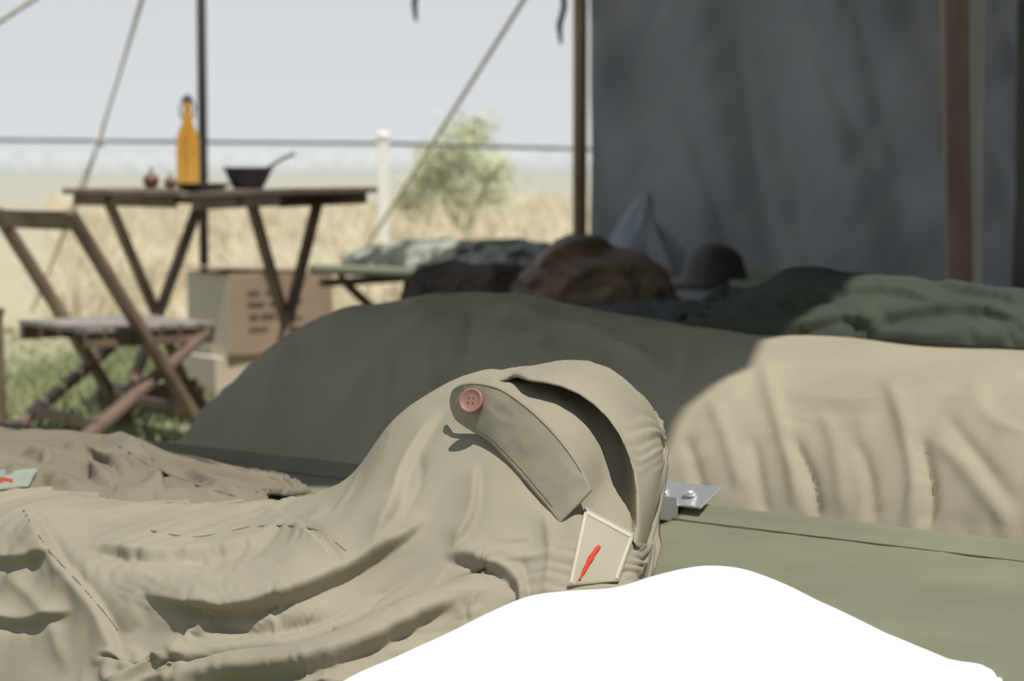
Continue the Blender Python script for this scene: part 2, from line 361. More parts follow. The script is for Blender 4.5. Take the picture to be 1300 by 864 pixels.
# ---------------- blanket over cot 2
def prof2(t,z,ze=9,e=0):
    pr=[(.12,.02),(.155,.20),(.20,.34),(.27,.45),(.37,z-.035),(.52,z-.005),(.68,z),(.84,z-.02),(.96,z-.10),(1.03,.32),(1.08,.02)]
    return [L(t,w+e*(.6-w),min(zz,ze)) for w,zz in pr]
C=[prof2(-.5,.54),prof2(-.15,.545),prof2(.2,.555),prof2(.5,.55),prof2(.8,.558),prof2(1.05,.562),prof2(1.2,.575),prof2(1.35,.592),prof2(1.48,.588),prof2(1.57,.565,.53),prof2(1.63,.5,.44),prof2(1.69,.4,.28),prof2(1.75,.2,.03)]
G=cr(cr(C,150,0),84,1)
G=settle(G,(0,0,1),20,.07,.006,(1,1,1,1),bend=.4,seed=3)
G=upn(G,3); na,nb=G.shape[:2]
v=np.linspace(0,1,nb)[None,:]; msk=np.clip((.75-v)/.1,0,1)*np.ones((na,1))
N=onorm(smoothgrid(G,6),(0,0,1))
G=crease(G,N,[([(900,500),(925,560),(945,630)],.006,6),([(965,440),(985,520),(1010,600),(1015,665)],.010,7),([(1000,545),(1030,610),(1040,670)],-.013,5),
 ([(1040,510),(1065,580),(1075,670)],.006,8),([(1120,470),(1150,540),(1165,620),(1150,680)],.012,7),([(1165,545),(1180,620),(1175,680)],-.016,6),
 ([(1180,550),(1230,600),(1290,680)],.006,7),([(1230,470),(1255,530),(1320,560)],.006,9),([(1195,520),(1250,590),(1290,650)],-.008,6),
 ([(1085,550),(1105,610),(1110,675)],-.008,5),([(870,550),(885,600),(895,650)],-.007,5),([(955,550),(965,610),(975,665)],-.007,5),([(1260,600),(1275,640),(1280,700)],.005,6),
 ([(940,425),(1050,432),(1180,455),(1330,480)],.007,8),([(880,430),(860,500),(845,570)],.007,9),([(970,445),(1090,465),(1210,500)],-.004,7),([(1000,500),(1090,512),(1180,500),(1260,520)],.005,8),
 ([(620,380),(700,412),(790,445),(860,485)],.012,12),([(570,390),(500,440),(440,520),(415,590)],.012,14),([(490,392),(400,430),(310,505)],.011,13),([(600,390),(590,450),(550,510)],-.010,12),([(710,435),(650,460),(590,472)],.010,10),([(380,440),(350,490),(330,550)],.010,12),([(780,460),(720,500),(700,560)],.010,12)],msk)
px_,py_=proj(G); fr_=np.clip((py_-450)/60,0,1)*np.clip((px_-800)/60,0,1); dk_=np.clip((860-px_)/60,0,1)
G=G+N*(wr(G,.0050,11,77,(1,1,.5))*msk*fr_+wr(G,.008,7,79,(1,1,.7))*msk*dk_)[...,None]
bl=gridobj('blanket',G,M_bl,None,.003); tag(bl,'large khaki cotton blanket draped over a cot, half in sun','blanket')
# ---------------- main jacket
cols=[
 [(-150,920,2.42),(-150,850,2.48),(-150,780,2.55),(-150,720,2.62),(-150,680,2.70),(-150,655,2.76),(-150,632,2.86)],
 [(-50,920,2.30),(-50,850,2.36),(-50,780,2.43),(-50,720,2.5),(-50,680,2.58),(-50,655,2.64),(-50,634,2.75)],
 [(60,920,2.18),(60,850,2.24),(60,780,2.30),(60,720,2.36),(60,680,2.42),(60,650,2.52),(60,630,2.66)],
 [(170,920,2.12),(170,850,2.17),(170,780,2.22),(170,720,2.28),(170,680,2.36),(170,655,2.46),(170,640,2.60)],
 [(280,920,2.06),(280,850,2.11),(280,780,2.16),(280,725,2.23),(280,685,2.32),(280,658,2.43),(280,641,2.57)],
 [(360,920,2.01),(362,850,2.06),(365,785,2.11),(368,730,2.18),(370,690,2.27),(370,662,2.38),(370,636,2.52)],
 [(410,918,1.98),(415,850,2.04),(420,785,2.10),(428,728,2.17),(435,675,2.25),(440,640,2.36),(445,606,2.48)],
 [(445,915,1.98),(452,850,2.04),(460,780,2.11),(472,710,2.18),(482,640,2.26),(492,585,2.35),(502,533,2.45)],
 [(505,905,1.98),(512,840,2.05),(525,760,2.12),(540,680,2.18),(552,600,2.25),(562,535,2.34),(572,485,2.44)],
 [(570,895,1.99),(580,830,2.06),(595,740,2.12),(610,650,2.18),(620,570,2.24),(632,505,2.32),(645,463,2.43)],
 [(640,880,1.99),(650,810,2.06),(665,725,2.12),(680,640,2.17),(690,560,2.23),(697,495,2.31),(703,448,2.42)],
 [(705,865,2.0),(712,800,2.06),(722,720,2.11),(735,640,2.16),(745,565,2.22),(750,505,2.30),(757,453,2.41)],
 [(765,850,2.02),(770,790,2.07),(778,725,2.12),(790,650,2.17),(800,585,2.22),(806,530,2.30),(802,488,2.40)],
 [(802,785,2.08),(806,755,2.12),(815,705,2.17),(828,655,2.22),(838,615,2.27),(844,580,2.33),(838,538,2.41)],
 [(800,775,2.16),(803,750,2.24),(810,710,2.32),(820,665,2.40),(828,630,2.46),(832,600,2.50),(826,560,2.52)]]
C=[]
for c in cols:
    pts=[PW(*p) for p in c]; t=pts[-1]
    b1=t+np.array((.01,.10,-.07)); b1[2]=max(b1[2],.40)
    b2=t+np.array((.01,.19,0)); b2[2]=.396
    C.append(pts+[b1,b2])
NA,NB=180,112
G=cr(cr(C,NA,0),NB,1)
v=np.linspace(0,1,NB)[None,:]; msk=np.clip((.86-v)/.08,0,1)*np.ones((NA,1))
N=onorm(G,(0,-1,0))
G=crease(G,N,[
 ([(190,745),(300,750),(410,715),(500,665)],.018,30),
 ([(160,805),(280,815),(400,800),(500,752),(590,705)],-.030,24),
 ([(60,690),(120,740),(150,830)],.012,30),([(240,860),(360,850),(470,815),(590,755)],.016,26)],msk,'gauss')
G=settle(G,(0,-1,0),20,.055,.005,(1,1,1,1),bend=1.0,seed=21)
G=upn(G,3); na,nb=G.shape[:2]
v=np.linspace(0,1,nb)[None,:]; msk=np.clip((.84-v)/.10,0,1)*np.ones((na,1))
DY=np.zeros(G.shape); DY[...,1]=-1.0; DY[...,0]=-.10; DY[...,2]=-.15
DR=np.zeros(G.shape); DR[...,1]=-1.0; DR[...,0]=-.30; DR[...,2]=-.38
px_,py_=proj(G)
hol=crease(G,DY,[([(668,500),(712,510),(748,545),(770,590),(778,640)],-.105,34)],msk,'flat')
rim=crease(G,DR,[([(655,478),(700,462),(755,474),(803,520),(828,588),(824,660)],.045,20)],msk,'gauss')
G=hol+rim-G
N=onorm(smoothgrid(G,14),(0,-1,0))
G=crease(G,N,[([(100,692),(200,708),(300,700),(360,668)],.011,22),
 ([(170,752),(300,772),(420,738),(500,690),(552,650)],.018,30),
 ([(220,856),(350,852),(470,818),(600,748)],.018,28),
 ([(560,706),(620,716),(660,748),(655,800)],.012,22),
 ([(430,735),(400,690),(325,640)],.009,22),
 ([(150,850),(130,780),(70,705),(30,640)],.011,26),
 ([(475,700),(500,645),(520,585),(566,515)],.008,20),
 ([(575,700),(600,650),(606,585)],.006,18),
 ([(-40,700),(20,712),(80,700)],.010,18),([(-40,770),(30,790),(100,775)],.010,20)],msk,'lip')
G=crease(G,N,[
 ([(660,600),(700,650),(730,660)],-.004,9),([(535,570),(530,620),(495,690)],-.004,9),
 ([(660,700),(670,760),(650,810)],-.006,8),([(690,640),(700,700),(690,770)],.005,8),
 ([(210,700),(300,722),(380,700)],-.004,7),([(250,790),(330,800),(420,785)],-.008,8),([(420,640),(390,665),(330,675)],.005,8),([(0,720),(60,780),(90,860)],.006,12)],msk)
G=smoothgrid(G,1)
jroot=empty('jacket',L(.6,-.35,.39)); tag(jroot,'olive drab cotton field jacket crumpled on the cot with button strap','jacket')
jb=gridobj('jacket_body',G,M_jk,jroot,.002)
def gb(G): return BVHTree.FromPolygons([tuple(map(float,x)) for x in G.reshape(-1,3)],gfaces(*G.shape[:2]))
B=gb(G); CAMV=Vector((0,0,H))
def on(px,py,off=.004,Bv=None,fb=2.3):
    d=Vector(PW(px,py,1.0))-CAMV; d.normalize()
    h=(Bv or B).ray_cast(CAMV,d)
    if h[0] is None: return Vector(PW(px,py,fb)),Vector((0,-1,0))
    n=h[1] if h[1].dot(d)<0 else -h[1]
    return h[0]+n*off-d*off*.6,n
def pushout(G,Bv,m=.002,smooth=4):
    a,b=G.shape[:2]; S=np.zeros((a,b,1)); D=np.zeros((a,b,3))
    for i in range(a):
        for j in range(b):
            p=Vector(G[i,j]); d=(p-CAMV); l=d.length; d.normalize(); h=Bv.ray_cast(CAMV,d); D[i,j]=d
            if h[0] is not None: S[i,j,0]=max(0,l-h[3]+m)
    for k in range(3):
        M_=S.copy(); M_[1:]=np.maximum(M_[1:],S[:-1]); M_[:-1]=np.maximum(M_[:-1],S[1:]); M_[:,1:]=np.maximum(M_[:,1:],S[:,:-1]); M_[:,:-1]=np.maximum(M_[:,:-1],S[:,1:]); S=M_
    S=smoothgrid(S,smooth); return G-D*S
def inner(G,f,i1=None):
    return [Vector(G[i,int(f*(G.shape[1]-1))])+ (CAMV-Vector(G[i,int(f*(G.shape[1]-1))])).normalized()*.0016 for i in range(4,i1 or G.shape[0])]
# button tab: from the button across the hollow, its root sewn into the shoulder
sc_=[((573,508),(573,514)),((580,492),(581,532)),((602,485),(598,545)),((636,492),(622,560)),((674,518),(648,588)),((708,552),(672,616)),((736,590),(694,642)),((752,622),(712,664))]
SC=[]
dA=on(600,520,.004)[0].y-.003; dB=on(725,660,.004)[0].y+.004
for k,(tp,bt) in enumerate(sc_):
    u=k/(len(sc_)-1); row=[]
    for j in range(5):
        q=np.array(tp)*(1-j/4)+np.array(bt)*(j/4)
        row.append(PW(q[0],q[1],dA+(dB-dA)*u-.006*math.sin(math.pi*u)-.003*math.sin(math.pi*j/4)))
    SC.append(row)
SG=cr(cr(SC,90,0),24,1)
S1=pushout(SG,B,.0022,10); f_=np.clip((np.arange(90)-74)/14,0,1)[:,None,None]; S1=S1+f_*.004*np.array((0,1,-.3))
SG=S1+onorm(S1,(0,-1,0))*wr(S1,.0018,22,5)[...,None]
st=gridobj('shoulder_tab',SG,M_jk,jroot,.0024)
tube('stitching',inner(SG,.08,80),.0005,M_seam,jroot,6); tube('stitching',inner(SG,.92,80),.0005,M_seam,jroot,6)
SB=gb(SG); p,n_=on(602,509,.003,SB)
def button(p,n_,R,parent):
    q=n_.to_track_quat('Z','Y').to_matrix().to_4x4(); MT=Matrix.Translation(p)@q
    prof=[(0,-.003),(R*.9,-.003),(R,.0005),(R,.0030),(R*.93,.0042),(R*.82,.004),(R*.74,.0030),(R*.4,.0027),(0,.0027)]
    V=[];Fc=[];sg=36
    for r_,z in prof:
        for k in range(sg): V.append(MT@Vector((r_*math.cos(k*2*math.pi/sg),r_*math.sin(k*2*math.pi/sg),z)))
    for i in range(len(prof)-1):
        for k in range(sg): Fc.append((i*sg+k,i*sg+(k+1)%sg,(i+1)*sg+(k+1)%sg,(i+1)*sg+k))
    o=mesh('button',V,Fc,M_btn,True,parent); o['label']='dull pink brown plastic four-hole button'
    for sx in (-1,1):
        for sy in (-1,1):
            bm=bmesh.new(); bmesh.ops.create_cone(bm,cap_ends=True,segments=10,radius1=R*.08,radius2=R*.08,depth=.0005,matrix=MT@Matrix.Translation((sx*R*.2,sy*R*.2,.0028)))
            h=bm_obj('button_hole',bm,M_thread,None); h.parent=o
dcam=(CAMV-p).normalized(); nn_=(n_*.5+dcam*.9+Vector((-.1,0,.35))).normalized()
button(p+dcam*.004,nn_,.0135,jroot)
def flatpatch(name,cs,mat,parent,n=24,Bv=None,fb=2.3):
    c=[np.array(on(x,y,.003,Bv,fb)[0]) for x,y in cs]
    G=np.zeros((n,n,3))
    for i in range(n):
        for j in range(n):
            u=i/(n-1);v=j/(n-1); G[i,j]=(c[0]*(1-u)+c[1]*u)*(1-v)+(c[3]*(1-u)+c[2]*u)*v
    G=pushout(G,Bv or B,.002,12); return gridobj(name,G,mat,parent,.001),G
def stroke(name,pl,wd,mat,parent,off=.0007,Bv=None,th=.0003,sm=2,n=24,fb=2.3):
    pl=cr([np.array(p,float) for p in pl],n,0) if len(pl)>2 else np.linspace(pl[0],pl[1],n)
    G=np.zeros((n,3,3))
    for i in range(n):
        d=pl[min(i+1,n-1)]-pl[max(i-1,0)]; d=d/np.linalg.norm(d); nn=np.array((-d[1],d[0]))
        w_=wd(i/(n-1)) if callable(wd) else wd
        for j in (0,1,2): q=pl[i]+nn*(j-1)*w_/2; G[i,j]=on(q[0],q[1],off,Bv,fb)[0]
    return gridobj(name,smoothgrid(G,sm),mat,parent,th)
po,PG=flatpatch('collar_patch',[(740,645),(806,680),(784,739),(720,745)],M_patch,jroot); PB=gb(PG)
stroke('patch_trim',[(744,650),(802,681)],5,M_cream,jroot,.0006,PB)
stroke('patch_trim',[(801,682),(782,735)],4,M_cream,jroot,.0006,PB)
stroke('patch_trim',[(744,650),(725,741)],4,M_cream,jroot,.0006,PB)
stroke('red_mark',[(761,693),(752,705),(746,716),(738,731),(733,742)],lambda u:3+4*math.sin(math.pi*min(1,u*1.2+.1))+1.2*math.sin(u*22),M_red,jroot,.0010,PB)
stroke('seam',[(610,556),(580,592),(556,622),(545,660),(556,700)],2.0,M_seam,jroot,.0005,B,.0003,3,90)
stroke('seam',[(30,648),(60,696),(110,752),(150,800)],2.2,M_seam,jroot,.0007,B,.0004,3,60)
stroke('seam',[(180,672),(250,682),(330,668),(400,672),(440,700)],2.0,M_seam,jroot,.0007,B,.0004,3,80)
# ---------------- brown jacket on the cot end
cols=[(-150,538),(-70,543),(0,551),(70,555),(120,565),(152,550),(195,574),(240,600),(285,617),(320,628),(338,636)]
def edge_d(px,w,):
    k=(px-650)/F
    t=(.589+.626*w-k*(2.49+.78*w))/(.78+.626*k); return 2.49+.626*t+.78*w
C=[]
for q,(px,py) in enumerate(cols):
    tp=min(1,(len(cols)-1-q)/2.5)
    dt=edge_d(px,-.2-.12*(1-tp)); t=PW(px,py,dt); t[2]=max(t[2],.398)
    d0=edge_d(px,-.64+.25*(1-tp)); f=PW(px,650,d0); f[2]=.388
    m=(f+t)/2; m[2]=.39+ (t[2]-.39)*.6+.010*tp; m2=f*.25+t*.75; m2[2]=.39+(t[2]-.39)*.95
    bk=t+np.array((.03,.05,0)); bk[2]=max(.388,t[2]-.05); bk2=t+np.array((.05,.09,0)); bk2[2]=.386
    C.append([f,m,m2,t,bk,bk2])
G=cr(cr(C,96,0),44,1)
G=settle(G,(0,0,1),20,.05,.004,(1,1,1,1),bend=1.6,seed=12); G=upn(G,3); N=onorm(smoothgrid(G,8),(0,0,1))
G=crease(G,N,[([(215,630),(185,595),(150,552)],.018,16),([(20,575),(90,592),(150,612)],.018,16),([(220,592),(260,610),(310,630)],.010,10),([(60,564),(120,580),(170,602)],.012,10),([(0,600),(60,608),(110,625)],.012,10)],None,'lip')
j2=empty('jacket',L(1.5,-.4,.39)); tag(j2,'brown olive jacket crumpled at the far end of the cot','jacket')
jb2=gridobj('jacket_body',G,M_brj,j2,.002); B2=gb(G)
dp=sum(on(x_,612,.004,B2,3.0)[0].y for x_ in (5,20,35))/3
G_=np.zeros((18,12,3))
for i in range(18):
    for j in range(12):
        u=i/17; v_=j/11; px=-20+u*(70-14*v_)+0; py=600-4*u+v_*(26-2*u); q=on(px,py,.003,B2,dp); G_[i,j]=q[0]
G_=smoothgrid(G_,6); gridobj('sleeve_patch',G_,M_teal,j2,.001); PB=gb(G_)
stroke('patch_trim',[(-5,622),(30,619)],3.5,M_cream,j2,.001,PB,.0003,2,24,dp)
stroke('red_mark',[(-2,612),(6,609),(16,611)],4,M_red,j2,.001,PB,.0003,2,24,dp)
stroke('seam',[(150,565),(190,590),(240,612),(300,630)],2.2,M_seam,j2,.001,B2,.0005,3,40,dp)
# ---------------- white sheet
sil=[(380,905,1.93),(440,862,1.93),(500,835,1.93),(560,808,1.93),(620,778,1.93),(670,758,1.93),(720,751,1.93),(780,746,1.93),(830,731,1.93),(870,721,1.93),(905,718,1.93),(945,723,1.93),(990,740,1.925),(1040,763,1.905),(1090,788,1.88),(1140,810,1.855),(1190,831,1.83),(1230,848,1.80),(1262,864,1.785),(1272,876,1.775)]
C=[]
for px,py,d in sil:
    t=PW(px,py,d); b1=t+np.array((0,.03,-.012)); b2=t+np.array((0,.055,-.04)); b3=t+np.array((0,.07,-.09))
    k=np.clip((px-860)/160,0,1); e=edge_d(px,-.70)
    f3=PW(px,py+14,d-.035); f2=PW(px,py+60,d-.11); f1=PW(px,py+190,d-.17)
    if k>0:
        for bb,zm in ((b1,.396),(b2,.394),(b3,.392)): bb[2]=max(bb[2],zm*k+bb[2]*(1-k))
        z_=t[2]; yy=min(d-.012,e+.015)
        g3=np.array((t[0]*yy/d,yy,max(.401,z_-.012))); g2=np.array((t[0]*(e-.05)/d,e-.05,.394)); g1=np.array((t[0]*(e-.12)/d,e-.12,.25))
        f3=f3*(1-k)+g3*k; f2=f2*(1-k)+g2*k; f1=f1*(1-k)+g1*k
    C.append([f1,f2,f3,t,b1,b2,b3])
G=cr(cr(C,180,0),80,1); N=onorm(G,(0,-1,0))
G=G+N*wr(G,.0015,6,41)[...,None]
ws=gridobj('white_sheet',G,M_white,None,.002); tag(ws,'bright white cotton sheet draped over the cot edge','sheet')
# ---------------- heaps
def heap(name,c,a,Ln,Wd,hp,z0,seed,mat,amp=.018,sc=9,label='',cat='jacket',nu=150,nv=80,sim=0,tap=6,fine=.3):
    a=np.array(a,float); nn=np.array((-a[1],a[0],0)); nn=nn if nn[1]>0 else -nn
    hp=cr([np.array([h]) for h in hp],nu,0)[:,0]
    G=np.zeros((nu,nv,3))
    for i in range(nu):
        u=i/(nu-1)*2-1
        wl=Wd/2*(max(0,1-abs(u)**tap))**.5*(1+.25*noise.noise(Vector((u*3,seed,0))))+.004
        for j in range(nv):
            vv=j/(nv-1)*2-1; e=(1-abs(vv)**3.0)
            z=z0+hp[i]*e**.8*(max(0,1-abs(u)**8))**.5
            lu=Ln/2*u*(1+.12*noise.noise(Vector((vv*3,seed+5,0))))
            G[i,j]=np.array(c[:2]+(0,))+a*lu+nn*wl*vv; G[i,j,2]=z
    if sim: G=settle(G,(0,0,1),18,sim,.005,(1,1,1,1),bend=1.5,seed=seed); G=upn(G,3); nu,nv=G.shape[:2]
    N=np.nan_to_num(onorm(smoothgrid(G,3),(0,0,1)))
    h=wr(G,amp,sc,seed)+wr(G,amp*fine,sc*2.4,seed+3)
    ed=np.minimum(1,(1-np.abs(np.linspace(-1,1,nv)))*6)[None,:]*np.minimum(1,(1-np.abs(np.linspace(-1,1,nu)))*8)[:,None]
    G=G+N*(h*ed)[...,None]; G[...,2]=np.maximum(G[...,2],z0)
    if name=='jacket':
        G=crease(G,N,[([(880,398),(930,368),(1000,350),(1080,352)],.012,14),([(960,395),(1040,375),(1130,372),(1200,392)],.014,14),([(1090,425),(1150,400),(1240,395),(1310,410)],.014,14),([(1000,420),(1060,405),(1120,408)],.010,12),([(1180,360),(1240,375),(1310,388)],.012,12)],None,'lip'); G[...,2]=np.maximum(G[...,2],z0)
    if name=='brown_jacket':
        G=crease(G,N,[([(680,350),(720,318),(780,312)],.022,12),([(700,378),(760,345),(830,352)],.022,13),([(760,385),(800,362),(850,372)],.016,10),([(665,372),(690,352),(720,350)],.014,10)],None,'lip'); G[...,2]=np.maximum(G[...,2],z0)
    o=gridobj(name,G,mat,None,.003); tag(o,label,cat); return o
def XY(px,d): return ((px-650)/F*d,d)
gl=L(.44,.84,0)
heap('jacket',(float(gl[0]),float(gl[1])),AX,1.16,.44,[.02,.03,.04,.055,.07,.065,.08,.085,.055,.015],.555,61,M_grj,.006,6,'dark green cloth jacket spread over the khaki blanket',nu=90,nv=40,sim=.025,tap=4)
heap('trousers',XY(600,5.98),(.9,-.43,0),.36,.30,[.07,.10,.09,.11,.08],.45,63,M_dbr,.018,7,'dark brown wool trousers folded in a heap','trousers',fine=.12,nu=60,nv=34,sim=.08)
heap('brown_jacket',XY(752,5.75),(.9,-.43,0),.44,.34,[.06,.13,.18,.15,.13,.05],.45,65,M_brn,.018,6,'brown jacket bundled on the cot',fine=.12,nu=60,nv=34,sim=.08,tap=3)
heap('camouflage_smock',(-.16,7.71),a3,.98,.46,[.05,.07,.09,.08,.09,.08,.06],.466,67,M_camo,.022,7,'grey and green camouflage smock spread on the cot','smock')
heap('belt_pouch',XY(820,5.35),(.9,-.43,0),.42,.2,[.03,.04,.05,.04],.44,69,M_dcot,.01,10,'dark grey pouch and belt heap on the cot','pouch',fine=.1)
c=(XY(820,7.48)); V=[];Fc=[];sg=40;nr=30
for i in range(nr+1):
    u=i/nr; r_=.125*(1-u)**.75*(1+.10*math.sin(u*6))+.006
    if i==nr: r_=.001
    for k in range(sg):
        a_=2*math.pi*k/sg; q=1+.5*noise.noise(Vector((math.cos(a_)*2.0,math.sin(a_)*2.0,u*2.0)))
        V.append((c[0]-.015*math.sin(u*3)+r_*q*math.cos(a_),c[1]+r_*q*.5*math.sin(a_),.465+u*.28))
for i in range(nr):
    for k in range(sg): Fc.append((i*sg+k,i*sg+(k+1)%sg,(i+1)*sg+(k+1)%sg,(i+1)*sg+k))
o=mesh('canvas_bag',V,Fc,M_bag); tag(o,'muted blue grey canvas bag slumped on the cot','bag')
hx,hy=XY(907,6.75)
pr=[(.150,.0),(.152,.004),(.140,.012),(.128,.03),(.122,.055),(.110,.085),(.085,.108),(.05,.122),(.02,.127),(.001,.128)]
o=lathe('helmet',pr,(hx,hy,.462),M_helm,None,40,.80,.95); md=o.modifiers.new('t','SOLIDIFY'); md.thickness=.003; tag(o,'dark brown steel helmet resting on the cot','helmet')
# ---------------- tent
def hang(name,x0,x1,y0,y1,z0,z1,mat,amp,sc,seed,label,kind=None,nu=260,nv=120):
    G=np.zeros((nu,nv,3)); dirv=np.array((y0-y1,x1-x0)); dirv=dirv/np.linalg.norm(dirv)
    for i in range(nu):
        u=i/(nu-1)
        for j in range(nv):
            v=j/(nv-1); x=x0+(x1-x0)*u; y=y0+(y1-y0)*u; z=z0+(z1-z0)*v; l=u*math.hypot(x1-x0,y1-y0)
            q=noise.noise(Vector((l*sc+seed+.35*z,z*.3,seed)))+.55*(1-2*abs(noise.noise(Vector((l*sc*1.5+z*1.1,z*.6,seed+4)))))+.32*(1-2*abs(noise.noise(Vector((l*4-z*2.2,z*1.5,seed+9)))))
            G[i,j]=(x+dirv[0]*amp*q,y+dirv[1]*amp*q,z)
    o=gridobj(name,G,mat,None,0); tag(o,label,'tent wall' if kind is None else kind); return o
hang('tent_wall',.30,4.4,8.5,8.1,0.0,2.35,M_tent,.19,2.8,3,'blue grey canvas wall of the tent hanging in folds')
hang('tent_wall',3.0,3.2,8.0,-2.0,0.0,2.35,M_tent,.05,2,7,'unseen blue grey canvas side wall added to dim the interior',nu=120,nv=40)  # out of view, added to hold back sky light from the right
hang('tent_wall',3.0,-3.2,-2.0,-2.0,0.0,2.0,M_roof,.05,2,9,'unseen olive canvas end wall added to dim the skylight',nu=120,nv=40)  # added behind the camera to cut ambient light, never in view
hang('curtain',.965,1.00,4.58,4.60,.0,2.2,M_beige,.010,12,8,'pale beige cloth strip hanging beside the wooden pole','curtain',60,80)
hang('curtain',1.42,2.3,6.2,5.7,0,2.2,M_dkc,.06,6,12,'dark green canvas curtain hanging in the tent','curtain')
S=[(-4,3.4),(-.75,3.32),(-.30,3.0),(.20,2.93),(.26,3.12),(.35,3.20),(.38,3.38),(.50,3.46),(.54,3.62),(.80,3.95),(1.05,4.15),(4.1,4.5)]  # wanted shade outline; the unseen roof is cut to throw it
offx,offy=.20/.92*1.85,-.34/.92*1.85
poly=[(x+offx,y+offy) for x,y in S]+[(4.5,8.5),(.2,8.5),(.2,6.0),(-.5,5.2),(-3.6,5.0)]; npz=len(poly)
o=mesh('shade_roof',[(x,y,2.36) for x,y in poly]+[(x,y,2.363) for x,y in poly],[tuple(range(npz))[::-1],tuple(range(npz,2*npz))]+[(i,(i+1)%npz,npz+(i+1)%npz,npz+i) for i in range(npz)],M_roof,False); tag(o,'unseen canvas roof with outline cut to shape the shade','shade roof')
def pole(px,d,r_,mat,label,px2=None,h=2.36):
    x=(px-650)/F*d; p0=(x,d,0); x2=x if px2 is None else (px2-650)/F*d
    o=tube('tent_pole',[p0,((x+x2)/2,d,h/2),(x2,d,h)],r_,mat,None,14); tag(o,label,'tent pole')
pole(736,8.3,.028,M_pole,'brown wooden pole at the corner of the tent wall')
pole(259,8.3,.018,M_dpole,'thin dark pole standing behind the table')
x=(1229-650)/F*4.5; o=bar('tent_pole',(x,4.5,0),(x-.075,4.5,2.36),.05,.05,M_wd,None,(0,1,0),.006); tag(o,'square brown wooden tent pole standing behind the cots','tent pole')
x=(-2-650)/F*6.2; e=empty('wooden_stake',(x,6.2,0)); bar('stake_shaft',(x,6.2,0),(x-.01,6.2,.42),.03,.035,M_wd,e,(0,1,0),.005); bar('stake_head',(x-.01,6.2,.40),(x-.01,6.2,.425),.042,.045,M_wd,e,(0,1,0),.006); tag(e,'short dark brown wooden stake standing in the grass','stake')
# ---------------- ropes and fence
def rope(pts,r_,mat,label,sag=0,name='guy_rope'):
    P=[]
    for a,b_ in zip(pts[:-1],pts[1:]):
        for k in range(16):
            u=k/16; q=np.array(a)*(1-u)+np.array(b_)*u; q[2]-=sag*4*u*(1-u); P.append(q)
    P.append(np.array(pts[-1])); o=tube(name,P,r_,mat,None,8); tag(o,label,'rope'); return o
rope([PW(200,-60,8.3),PW(108,235,8.9),PW(40,395,9.6)],.006,M_rope,'thin grey guy rope running to the grass')
rope([PW(190,-40,8.6),PW(128,175,9.0),PW(100,240,9.2),PW(45,388,9.65)],.005,M_rope,'second thin guy rope with a knot')
rope([PW(690,-40,8.3),PW(560,165,9.2),PW(455,330,10.4)],.009,M_rope,'thick beige guy rope from the tent corner')
p0=PW(60,-12,7.5); p1=PW(-60,66,7.6); dd=p1-p0
rope([p0-dd*((p0[2]-2.36)/dd[2]),p1-dd*(p1[2]/dd[2])],.009,M_rope,'beige rope running high beside the tent')
rope([PW(-200,176,12),PW(130,179,12),PW(487,182,12)],.010,M_drope,'dark fence rope across the meadow',0.0,'fence_rope')
rope([PW(487,182,12),PW(1300,206,12)],.010,M_drope,'dark fence rope beyond the white post',0.0,'fence_rope')
fx,fy=XY(487,12)
fr=empty('fence_post',(fx,fy,0)); bar('post',(fx,fy,0),(fx,fy,1.0),.062,.062,M_wpost,fr,(0,1,0),.006); lathe('post_cap',[(.0,.03),(.025,.028),(.042,.012),(.044,0),(.0,0)],(fx,fy,.998),M_wpost,fr,16); tag(fr,'white painted wooden fence post in dry grass','fence post')
k=PW(128,178,9.0); o=lathe('rope_tensioner',[(.001,.03),(.018,.02),(.022,0),(.018,-.02),(.001,-.03)],k,M_wpost,None,12); tag(o,'small white rope tensioner on the guy rope','rope tensioner')
for px,y0,y1 in ((530,-20,27),(714,10,56)):
    top=PW(px,y0-60,8.3); top[2]=2.36
    P=[top,PW(px+2,y0,8.3),PW(px-4,(y0+y1)/2,8.3),PW(px-2,y1,8.3)]
    o=tube('strap_end',P,[.008,.012,.012,.006],M_dpole,None,8); tag(o,'short dark strap hanging from the tent roof','strap')
# ---------------- table
tcx,tcy=XY(281,7.0); th=math.radians(-28); ax=np.array((math.cos(th),math.sin(th),0)); ay=np.array((-math.sin(th),math.cos(th),0))
def T(u,v,z): return tuple(np.array((tcx,tcy,0))+ax*u+ay*v+np.array((0,0,z)))
tr=empty('folding_table',(tcx,tcy,0)); tag(tr,'brown wooden folding camp table with crossed legs on grass','table')
zt=.758; LT=.86; WT=.54
for (u0,z0_),(u1,z1_) in (((-LT/2,zt+.002),(.03,zt-.004)),((.036,zt-.010),(LT/2,zt+.006))):
    bars('tabletop',[(T(u0,-WT/2+WT*(k+.5)/8,z0_-.009),T(u1,-WT/2+WT*(k+.5)/8,z1_-.009),WT/8-.003,.018) for k in range(8)],M_wdt,tr)
    for vv in (-WT/2+.03,WT/2-.03): bar('apron_rail',T(u0+.03,vv,z0_-.036),T(u1-.03,vv,z1_-.036),.02,.036,M_wd,tr)
for uu,wx in ((-.26,.23),(.25,.17)):
    bar('crossbar',T(uu,-WT/2+.02,zt-.036),T(uu,WT/2-.02,zt-.036),.03,.03,M_wd,tr)
    bar('leg',T(uu-.012,-wx,zt-.04),T(uu-.012,wx,0),.018,.036,M_wd,tr,tuple(ax))
    bar('leg',T(uu+.012,wx,zt-.04),T(uu+.012,-wx,0),.018,.036,M_wd,tr,tuple(ax))
    bar('stretcher',T(uu,-wx+.02,.10),T(uu,wx-.02,.10),.018,.03,M_wd,tr)
bx,by=XY(240,7.0); br=empty('beer_bottle',(bx,by,zt)); tag(br,'amber glass beer bottle with swing stopper on the table','bottle')
